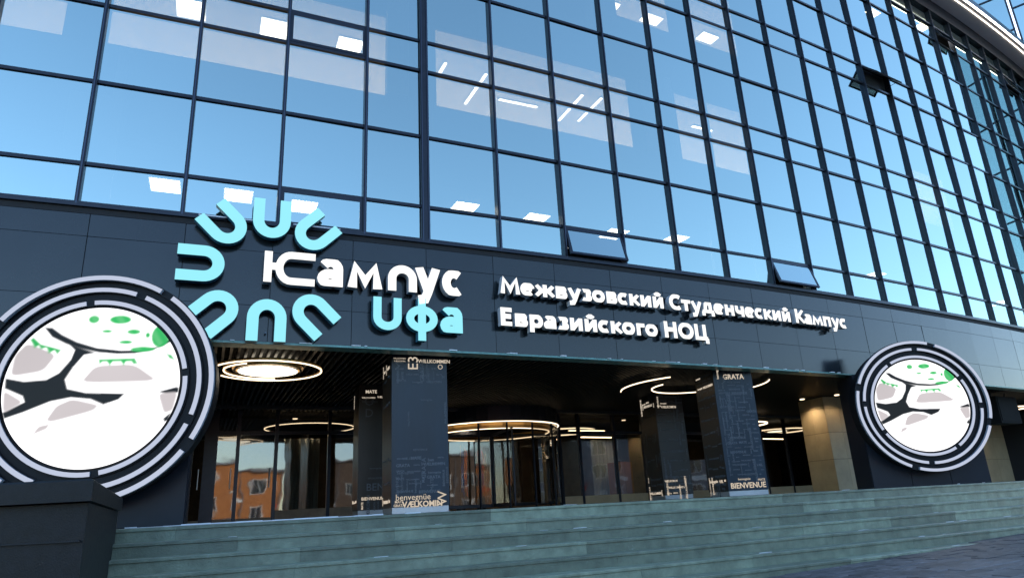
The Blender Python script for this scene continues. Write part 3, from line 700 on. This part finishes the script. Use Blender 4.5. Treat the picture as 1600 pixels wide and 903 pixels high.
def scatter(seed, rows):
    q = random.Random(seed); out = []
    for z, lit, dens in rows:
        x = .08
        while x < .95:
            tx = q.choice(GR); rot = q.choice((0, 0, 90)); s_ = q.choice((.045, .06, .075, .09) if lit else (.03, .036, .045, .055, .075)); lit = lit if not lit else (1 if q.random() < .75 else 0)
            wd_ = len(tx) * s_ * .62 if rot == 0 else s_
            if x + wd_ > .98:
                tx = tx[:3]; wd_ = len(tx) * s_ * .62 if rot == 0 else s_
                if x + wd_ > .98: break
            out.append((tx, s_, x + wd_ / 2, z + q.uniform(-.02, .02), rot, lit, .02)); x += wd_ + q.uniform(.02, .10)
    return out
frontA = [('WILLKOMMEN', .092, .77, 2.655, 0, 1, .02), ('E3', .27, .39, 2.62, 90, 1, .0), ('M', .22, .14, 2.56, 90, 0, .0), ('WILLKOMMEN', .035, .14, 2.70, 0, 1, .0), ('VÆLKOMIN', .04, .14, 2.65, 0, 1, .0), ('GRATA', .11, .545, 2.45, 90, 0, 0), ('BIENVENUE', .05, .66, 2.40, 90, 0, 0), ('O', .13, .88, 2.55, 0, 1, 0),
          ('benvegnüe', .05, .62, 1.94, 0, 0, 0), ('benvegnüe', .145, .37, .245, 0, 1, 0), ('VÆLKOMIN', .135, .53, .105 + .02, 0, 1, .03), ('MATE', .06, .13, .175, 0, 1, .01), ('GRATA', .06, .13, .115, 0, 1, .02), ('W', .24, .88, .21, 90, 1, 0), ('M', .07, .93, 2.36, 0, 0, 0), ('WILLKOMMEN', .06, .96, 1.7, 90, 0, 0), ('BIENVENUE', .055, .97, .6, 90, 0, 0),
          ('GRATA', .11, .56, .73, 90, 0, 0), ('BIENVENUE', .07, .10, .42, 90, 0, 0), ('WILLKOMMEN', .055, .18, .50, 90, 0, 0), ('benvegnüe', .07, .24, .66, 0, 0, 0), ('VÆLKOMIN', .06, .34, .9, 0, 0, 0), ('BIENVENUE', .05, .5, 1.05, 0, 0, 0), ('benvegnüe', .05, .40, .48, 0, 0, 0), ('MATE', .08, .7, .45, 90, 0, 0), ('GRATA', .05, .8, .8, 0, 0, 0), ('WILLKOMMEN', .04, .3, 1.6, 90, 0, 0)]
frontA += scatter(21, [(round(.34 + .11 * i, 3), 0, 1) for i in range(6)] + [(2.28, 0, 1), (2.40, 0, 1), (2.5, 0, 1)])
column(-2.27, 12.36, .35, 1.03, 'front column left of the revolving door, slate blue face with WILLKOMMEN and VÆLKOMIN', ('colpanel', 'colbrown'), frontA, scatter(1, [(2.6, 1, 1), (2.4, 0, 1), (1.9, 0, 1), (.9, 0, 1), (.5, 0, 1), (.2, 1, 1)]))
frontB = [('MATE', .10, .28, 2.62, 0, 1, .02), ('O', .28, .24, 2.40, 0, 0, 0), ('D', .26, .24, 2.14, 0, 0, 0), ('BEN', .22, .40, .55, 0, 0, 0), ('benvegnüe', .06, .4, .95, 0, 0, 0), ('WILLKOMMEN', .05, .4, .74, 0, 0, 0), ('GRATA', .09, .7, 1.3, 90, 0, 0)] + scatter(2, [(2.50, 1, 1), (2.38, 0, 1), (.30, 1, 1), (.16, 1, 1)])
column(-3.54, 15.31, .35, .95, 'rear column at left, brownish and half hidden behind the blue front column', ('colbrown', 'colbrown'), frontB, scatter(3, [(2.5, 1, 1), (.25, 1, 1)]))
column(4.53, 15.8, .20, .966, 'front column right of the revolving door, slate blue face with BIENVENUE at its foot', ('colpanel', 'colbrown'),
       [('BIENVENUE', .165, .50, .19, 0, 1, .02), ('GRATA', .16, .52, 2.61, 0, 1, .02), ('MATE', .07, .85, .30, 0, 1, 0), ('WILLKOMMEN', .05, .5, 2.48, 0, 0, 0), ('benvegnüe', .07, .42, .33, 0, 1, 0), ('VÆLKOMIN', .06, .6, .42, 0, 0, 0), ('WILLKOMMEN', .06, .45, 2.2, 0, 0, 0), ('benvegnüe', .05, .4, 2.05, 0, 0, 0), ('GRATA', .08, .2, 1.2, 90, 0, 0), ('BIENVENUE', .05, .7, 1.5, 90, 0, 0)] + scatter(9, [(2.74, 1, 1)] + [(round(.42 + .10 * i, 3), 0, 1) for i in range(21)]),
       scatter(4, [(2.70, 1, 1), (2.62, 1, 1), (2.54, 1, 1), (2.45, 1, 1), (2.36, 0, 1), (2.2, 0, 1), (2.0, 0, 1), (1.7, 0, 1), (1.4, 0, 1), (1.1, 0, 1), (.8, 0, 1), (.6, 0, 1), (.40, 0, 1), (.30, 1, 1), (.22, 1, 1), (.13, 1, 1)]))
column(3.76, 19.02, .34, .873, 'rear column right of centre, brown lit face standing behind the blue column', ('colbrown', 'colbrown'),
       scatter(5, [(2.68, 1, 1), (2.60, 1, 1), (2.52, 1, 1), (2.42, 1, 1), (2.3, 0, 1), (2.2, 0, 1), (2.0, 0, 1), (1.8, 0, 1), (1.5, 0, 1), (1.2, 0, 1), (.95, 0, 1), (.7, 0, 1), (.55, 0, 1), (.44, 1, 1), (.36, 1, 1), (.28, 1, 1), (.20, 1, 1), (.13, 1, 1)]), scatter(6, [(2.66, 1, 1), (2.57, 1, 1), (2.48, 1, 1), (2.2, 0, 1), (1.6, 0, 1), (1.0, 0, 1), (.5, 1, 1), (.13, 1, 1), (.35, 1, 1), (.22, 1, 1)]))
t = thing('column', 'beige stone clad square column without words, left of the right round screen', 'column', (9.9, 22, EYE - .02)); mw = PM(9.44, 21.47, 0, .345)
b = MB(); b.box(.015, 1.075, .015, 1.075, -.02, 2.88); b.build('core', M['backing'], t, mw)
for j, (z0, z1) in enumerate(((-.02, .88), (.89, 1.68), (1.69, 2.42), (2.43, 2.76))):
    for i in range(2):
        b = MB(); b.box(i * .547, i * .547 + .541, 0, .014, z0, z1); b.build('stone_panel', M['beige'], t, mw)
        b = MB(); b.box(0, .014, .02 + i * .536, .02 + i * .536 + .53, z0, z1); b.build('stone_panel', M['beige'], t, mw)
        b = MB(); b.box(1.076, 1.09, .02 + i * .536, .02 + i * .536 + .53, z0, z1); b.build('stone_panel', M['beige'], t, mw)

# ------------------------------------------------------------------ ring lamps under the soffit
def circ(cx, cy, z, r, a0, a1, n=48): return [(cx + r * math.cos(R(a0 + (a1 - a0) * i / n)), cy + r * math.sin(R(a0 + (a1 - a0) * i / n)), z + EYE) for i in range(n + 1)]
def ringlamp(X, Y, Z, arcs, core, label, tr=.022, top=2.77):
    t = thing('ring_lamp', label, 'ring lamp', (X, Y, Z + EYE), 'ring lamps over the entrance')
    for r, a0, a1 in arcs:
        full = a1 - a0 >= 360; P = circ(X, Y, Z, r, a0, a1)
        b = MB(); b.tube(P[:-1] if full else P, tr, 6, full); o = b.build('light_ring', M['e_warm'], t)
        h = MB(); Q = circ(X, Y, Z + tr + .028, r, a0, a1); h.tube(Q[:-1] if full else Q, tr + .006, 6, full); h.build('ring_housing', M['brass'] if core else M['frame'], t)
        for a in (a0 + 20, a0 + 140, a0 + 260):
            if a < a1:
                p = circ(X, Y, Z, r, a, a + 1, 1)[0]; c = MB(); c.tube([(p[0], p[1], p[2] + .05), (p[0], p[1], top + EYE)], .006, 4); c.build('hanger', M['frame'], t)
    if core:
        P = circ(X, Y, Z - .01, core, 0, 360, 40)[:-1]; b = MB(); b.face(P); b.v += [(p[0], p[1], p[2] + .012) for p in P]; n = len(P); b.f.append(tuple(n + i for i in reversed(range(n)))); b.m.append(0)
        b.f += [(i, (i + 1) % n, n + (i + 1) % n, n + i) for i in range(n)]; b.m += [0] * n; b.build('lit_disc', M['e_core'], t)
        b = MB(); Q = circ(X, Y, Z + .05, core + .06, 0, 360, 40)[:-1]; b.tube(Q, .05, 6, True); b.build('disc_rim', M['brass'], t)
ringlamp(-4.57, 12.45, 2.60, [(.95, -150, 170), (.76, 100, 262)], .52, 'double ring lamp with glowing round core under the soffit at left, beside the round screen', .012)
ringlamp(4.35, 16.95, 2.60, [(1.78, -14, 48), (1.78, 172, 240), (1.02, 62, 212)], 0, 'open ring lamp in broken arcs round the right front column', .013)
ringlamp(-6.3, 20.9, 2.55, [(1.3, 0, 360)], 0, 'thin ring lamp in the lobby behind the glass doors at left', .013)
ringlamp(8.2, 26.4, 2.5, [(1.1, 0, 360)], .4, 'ring lamp with bright core in the lobby right of the blue column', .025)
ringlamp(11.0, 30.0, 2.5, [(1.2, 0, 360)], .4, 'farther ring lamp with bright core in the lobby right of the blue column', .025)
ringlamp(1.6, 26.0, 2.55, [(1.2, 0, 360)], 0, 'thin ring lamp in the lobby right of the revolving door', .025)
def lobbystrip(a, b_, z, label):
    A, B = F(a[0], a[1], z), F(b_[0], b_[1], z); t = thing('lobby_lamp', label, 'strip lamp', (A + B) / 2, 'strip lamps in the lobby')
    h = (B - A).normalized(); mid = (A + B) / 2; L = (B - A).length; mw = Matrix.Translation(mid) @ Matrix.Rotation(math.atan2(h.y, h.x), 4, 'Z')
    b = MB(); b.box(-L / 2, L / 2, -.05, .05, -.03, 0); b.build('diffuser', M['e_lobby'], t, mw); b = MB(); b.box(-L / 2 - .01, L / 2 + .01, -.055, .055, .001, .04); b.build('housing', M['frame'], t, mw)
lobbystrip((14.6, -9.5), (16.2, -9.5), 2.45, 'bright strip lamp in the lobby between the revolving door and the rear column')
lobbystrip((16.6, -11.5), (18.4, -11.6), 2.45, 'strip lamp in the lobby left of the rear column')
lobbystrip((26.0, -10.2), (28.0, -10.2), 2.5, 'strip lamp in the lobby left of the beige column, near one')
lobbystrip((27.4, -12.0), (30.5, -12.0), 2.5, 'strip lamp in the lobby left of the beige column, far one')
lobbystrip((3.9, -10.0), (6.0, -10.0), 2.42, 'strip lamp in the lobby behind the left glass doors')

# ------------------------------------------------------------------ glazed entrance and lobby
GO = -8.0
ent = thing('glass_entrance', 'dark framed glass wall with doors at the back of the porch', 'glass wall', F(8, GO, -.02))
posts = [-2.9, -.6, .9, 1.78, 2.25, 2.94, 3.95, 5.42, 7.0, 8.35, 13.15, 13.95, 15.45, 16.75, 18.3, 19.9, 21.5, 23.05, 24.6, 26.2, 27.8, 29.5, 31.2, 33.0, 34.9]
for i, s in enumerate(posts):
    w = .16 if s == 2.25 else .045
    b = MB(); b.box(-w, w, -.04, .08, -.024, 2.88); b.build('post', M['frame'], ent, FM(s, GO))
    if i == len(posts) - 1: break
    s1 = posts[i + 1]; w1 = .16 if s1 == 2.25 else .045
    if s == 8.35: continue
    door = s in (1.78, 2.25, 2.94)
    for z0, z1 in ((.06 if door else .22, 2.16), (2.25, 2.86)):
        if s1 - s < .2: continue
        chord('pane', s + w, s1 - w1, GO - .01, .02, z0, z1, M['clear'], ent, tilt=R(rnd.gauss(0, .2)), yaw=R(rnd.gauss(0, .4)))
    chord('header', s + w, s1 - w1, GO + .03, .09, 2.16, 2.25, M['frame'], ent)
    chord('sill', s + w, s1 - w1, GO + .03, .09, -.024, .06 if door else .22, M['lobbywall'] if s < 13 else M['beige'], ent)
    if door and s1 - s > .3:
        p = FM(s1 - w1 - .10, GO + .03, 1.05); b = MB(); b.tube([p @ Vector((0, -.05, -.25)), p @ Vector((0, -.05, .25))], .014, 6); b.build('handle', M['colbase'], ent)
b = MB(); band(b, -3, 36, GO - .14, -16, -.3, -.03); struct(b.build('lobby_floor', M['lobbyfloor']))
b = MB(); band(b, -3, 36, -15.8, -15.95, -.03, 2.88); struct(b.build('lobby_wall', M['lobbywall']))
# revolving door
RC = F(10.75, -8.3, 0); rv = thing('revolving_door', 'round revolving glass door with glowing ring edge at the centre of the entrance', 'door', (RC.x, RC.y, EYE - .02)); RR = 2.05
def cyl(b, r, z0, z1, a0=0, a1=360, n=40, th=.03):
    k = len(b.v)
    for i in range(n + 1):
        a = R(a0 + (a1 - a0) * i / n); c, s_ = math.cos(a), math.sin(a)
        for rr_, z in ((r, z0), (r + th, z0), (r + th, z1), (r, z1)): b.v.append((RC.x + rr_ * c, RC.y + rr_ * s_, z + EYE))
    for i in range(n):
        p, q = k + 4 * i, k + 4 * i + 4
        for a in range(4): c = (a + 1) % 4; b.f.append((p + a, q + a, q + c, p + c)); b.m.append(0)
b = MB(); cyl(b, RR - .04, 2.34, 2.87, th=.07); b.build('drum', M['frame'], rv)
b = MB(); b.tube([(RC.x + (RR + .05) * math.cos(R(a)), RC.y + (RR + .05) * math.sin(R(a)), 2.325 + EYE) for a in range(0, 360, 6)], .014, 6, True); b.build('light_ring', M['e_warm'], rv)
b = MB(); b.tube([(RC.x + (RR - .25) * math.cos(R(a)), RC.y + (RR - .25) * math.sin(R(a)), 2.16 + EYE) for a in range(0, 360, 6)], .011, 6, True); b.build('inner_light_ring', M['e_warm'], rv)
b = MB(); cyl(b, RR - .30, 2.18, 2.33, th=.1); b.build('brass_band', M['brass'], rv)
for a0 in (-165, -15 - 0, 15, 105):
    pass
for a0, a1 in ((150, 232), (-52, 30)):
    for q in range(3):
        c0 = a0 + (a1 - a0) * q / 3; b = MB(); cyl(b, RR - .03, .05, 2.33, c0 + 1, c0 + (a1 - a0) / 3 - 1, 6, .012); b.build('curved_pane', M['clear'], rv)
for a in (150, 177, 204, 232, -52, -25, 2, 30, 262, 285):
    b = MB(); x, y = RC.x + (RR - .02) * math.cos(R(a)), RC.y + (RR - .02) * math.sin(R(a)); b.tube([(x, y, -.02 + EYE), (x, y, 2.34 + EYE)], .035, 6); b.build('post', M['frame'], rv)
for a in (20, 110, 200, 290):
    w_ = MB(); mw = Matrix.Translation((RC.x, RC.y, EYE)) @ Matrix.Rotation(R(a), 4, 'Z')
    w_.box(.05, RR - .14, -.006, .006, .12, 2.1); wing_ = w_.build('door_wing', M['clear'], rv, mw)
    f = MB(); f.box(.03, .07, -.02, .02, .02, 2.18); f.box(RR - .13, RR - .09, -.02, .02, .02, 2.18); f.box(.07, RR - .13, -.02, .02, .02, .115); f.box(.07, RR - .13, -.02, .02, 2.105, 2.18); f.build('wing_frame', M['frame'], wing_, mw)
# things in the lobby
lobbystrip((9.2, -10.4), (11.6, -10.4), 2.6, 'added strip lamp in the lobby, brightening the furled flags')  # added lamp, there only to light the flags
def flag(s, off, mats, label):
    p = F(s, off, -.03); t = thing('flag', label, 'flag', p, 'flags standing in the lobby'); mw = FM(s, off, -.03)
    b = MB(); b.tube([mw @ Vector((0, 0, 0)), mw @ Vector((.04, 0, 2.1))], .016, 6); b.build('pole', M['brass'], t)
    b = MB(); b.tube([mw @ Vector((0, 0, .0)), mw @ Vector((0, 0, .05))], .16, 12); b.build('stand', M['frame'], t)
    for j, m_ in enumerate(mats):
        c = MB(); n = 9; x0 = .05 + j * .11
        for i in range(n + 1):
            z = 2.05 - 1.45 * i / n
            for q in range(5):
                c.v.append((x0 + q * .027 + .02 * math.sin(i * .6 + j), .03 * math.sin(q * 1.9 + i * .3), z - q * .05))
        for i in range(n):
            for q in range(4): k = i * 5 + q; c.f.append((k, k + 1, k + 6, k + 5)); c.m.append(0)
        o = c.build('cloth', M[m_], t, mw); md = o.modifiers.new('thickness', 'SOLIDIFY'); md.thickness = .006
flag(10.6, -10.6, ('blue', 'orangec'), 'blue and orange furled flag behind the revolving door, left one')
flag(11.9, -11.6, ('red', 'white'), 'red and white furled flag behind the revolving door, right one')
t = thing('lobby_cabinet', 'tall orange wooden cabinet in the lobby left of the rear right column', 'cabinet', F(16.6, -9.2, -.03)); mw = FM(16.75, -9.2, -.03)
b = MB(); b.box(-.35, .35, 0, .5, 0, 1.35); b.build('body', M['wood'], t, mw)
for x in (-.345, .005): b = MB(); b.box(x, x + .34, -.02, -.001, .04, 1.33); b.build('door_leaf', M['wood'], t, mw)
for i, (s, off, l) in enumerate(((4.3, -9.2, 'grey curtain in the lobby right of the left glass doors'), (15.9, -10.0, 'grey curtain in the lobby behind the orange cabinet'), (24.2, -9.6, 'grey curtain in the lobby left of the beige column'))):
    c = MB(); n = 28
    for k in range(n + 1):
        for z in (0, 2.2): c.v.append((k * .035, .05 * math.sin(k * 1.3), z))
    for k in range(n): c.f.append((2 * k, 2 * k + 2, 2 * k + 3, 2 * k + 1)); c.m.append(0)
    o = c.build('curtain', M['curtain'], None, FM(s, off, -.03)); md = o.modifiers.new('thickness', 'SOLIDIFY'); md.thickness = .01; tag(o, l, 'curtain')
# right end of the porch
t = thing('porch_wall', 'beige stone wall at the far right of the porch, warmly lit, behind the black box', 'wall', F(31, -4.5, -.02))
for i in range(6):
    for j, (z0, z1) in enumerate(((-.02, .9), (.91, 1.83), (1.84, 2.86))):
        chord('stone_panel', 27.6 + i * 1.4, 27.6 + i * 1.4 + 1.39, -4.5, .03, z0, z1, M['beige'], t)
b = MB(); band(b, 27.6, 36, -4.54, -4.8, -.02, 2.88); b.build('wall_core', M['backing'], t)
ringlamp(F(30, -2.2).x, F(30, -2.2).y, 2.55, [(.8, 0, 360)], 0, 'ring lamp at the far right of the porch near the black box')
t = thing('hanging_box', 'black box hung under the soffit at right, beside the right round screen', 'box', F(26.1, -.6, 1.75)); mw = FM(26.2, -.6, 0)
b = MB(); b.box(-.72, .72, 0, .5, 1.76, 2.62); b.build('case', M['dark'], t, mw)
b = MB(); b.box(-.66, .66, -.02, -.001, 1.82, 2.56); b.build('front_cover', M['dark'], t, mw)
for x in (-.5, .5): b = MB(); b.box(x - .02, x + .02, .2, .24, 2.621, 2.76); b.build('bracket', M['cap'], t, mw)

# ------------------------------------------------------------------ sunlit brick row across the square, seen only mirrored in the doors
def facing(cx, cy, L, Hh, D, label, seed, mt, nx=-.43, ny=.90):
    q = random.Random(seed); h = math.atan2(nx, -ny) - math.pi; t = thing('brick_house', label, 'house', (cx, cy, EYE - 1.2), 'houses across the square')
    mw = Matrix.Translation((cx, cy, EYE)) @ Matrix.Rotation(h + math.pi, 4, 'Z')
    b = MB(); b.box(-L / 2, L / 2, 0, D, -1.4, Hh); b.build('wall', M[mt], t, mw)
    b = MB(); b.prism([(-L / 2 - .3, -.4), (L / 2 + .3, -.4), (L / 2 + .3, D + .4), (-L / 2 - .3, D + .4)], Hh + .01, Hh + .35); b.build('roof', M['roofm'], t, mw)
    n = int(L / 3.2)
    for i in range(n):
        if i % 2 == 0:
            b = MB(); x = -L / 2 + (i + .5) * L / n; b.box(x - 1.4, x + 1.4, -.09, .0, -.35 + 2.3, -.35 + 2.75); b.build('shop_band', M['whitepl' if i % 4 else 'red'], t, mw)
            b = MB(); b.box(x - 1.55, x - 1.45, -.12, 0, -1.2, Hh - .2); b.build('downpipe', M['roofm'], t, mw)
        for j in range(max(1, int((Hh + 1) / 3.2))):
            x, z = -L / 2 + (i + .5) * L / n, -.2 + 3.1 * j
            b = MB(); b.box(x - .8, x + .8, -.06, .02, z, z + 1.7); f = b.build('window', M['whitepl'], t, mw)
            b = MB(); b.box(x - .68, x - .04, -.075, -.061, z + .1, z + 1.6); b.box(x + .04, x + .68, -.075, -.061, z + .1, z + 1.6); b.build('pane', M['winm'], f, mw)
facing(18, -52, 34, 5.8, 12, 'long orange brick house across the square', 1, 'orange')
facing(62, -6, 74, 9.5, 12, 'added long grey house at the right side of the square, darkening pane reflections', 2, 'roofm', -.91, .41)  # unseen house added so the right lobby panes mirror something dark
facing(47, -38, 26, 7.5, 12, 'added dark brown brick house at the corner of the square, hiding mirrored sky', 4, 'brownb', -.62, .78)  # unseen house added to keep bright low sky out of the entrance glass
facing(-18, -66, 30, 7.5, 12, 'taller orange brick house across the square', 3, 'orange')

# ------------------------------------------------------------------ recessed lamps that wash the beige stone
def downlight(x, y, label, e=14):
    t = thing('downlight', label, 'downlight', (x, y, 2.76 + EYE), 'downlights over the entrance and lobby')
    mw = Matrix.Translation((x, y, EYE)); b = MB(); P = [(.07 * math.cos(2 * math.pi * i / 12), .07 * math.sin(2 * math.pi * i / 12)) for i in range(12)]
    b.prism(P, 2.74, 2.762); b.build('lens', M['e_warm'], t, mw)
    c = MB(); c.prism([(p[0] * 1.3, p[1] * 1.3) for p in P], 2.763, 2.80); c.build('can', M['frame'], t, mw)
    l = bpy.data.lights.new('downlight_lamp', 'SPOT'); l.energy = e; l.spot_size = R(130); l.spot_blend = .6; l.color = (1, .74, .46); l.shadow_soft_size = .06
    o = bpy.data.objects.new('downlight_lamp', l); COL.objects.link(o); o.location = (x, y, 2.72 + EYE)
downlight(8.92, 21.75, 'small downlight washing the left face of the beige column', 20)
downlight(9.75, 21.15, 'small downlight over the front face of the beige column', 7)
for s_, l in ((28.6, 'left'), (30.6, 'middle'), (32.8, 'right')):
    p = F(s_, -4.0); downlight(p.x, p.y, 'small downlight washing the beige porch wall, %s one' % l, 11)
p = F(10.7, -10.2); downlight(p.x, p.y, 'small added downlight brightening the blue and orange furled flag', 45)  # this lamp and the next are added to make the flags show
p = F(12.0, -11.2); downlight(p.x, p.y, 'small added downlight brightening the red and white furled flag', 40)
p = F(16.7, -8.9); downlight(p.x, p.y, 'small downlight in front of the orange wooden cabinet', 25)
p = F(4.6, -9.3); downlight(p.x, p.y, 'small downlight by the grey curtain right of the left doors', 20)
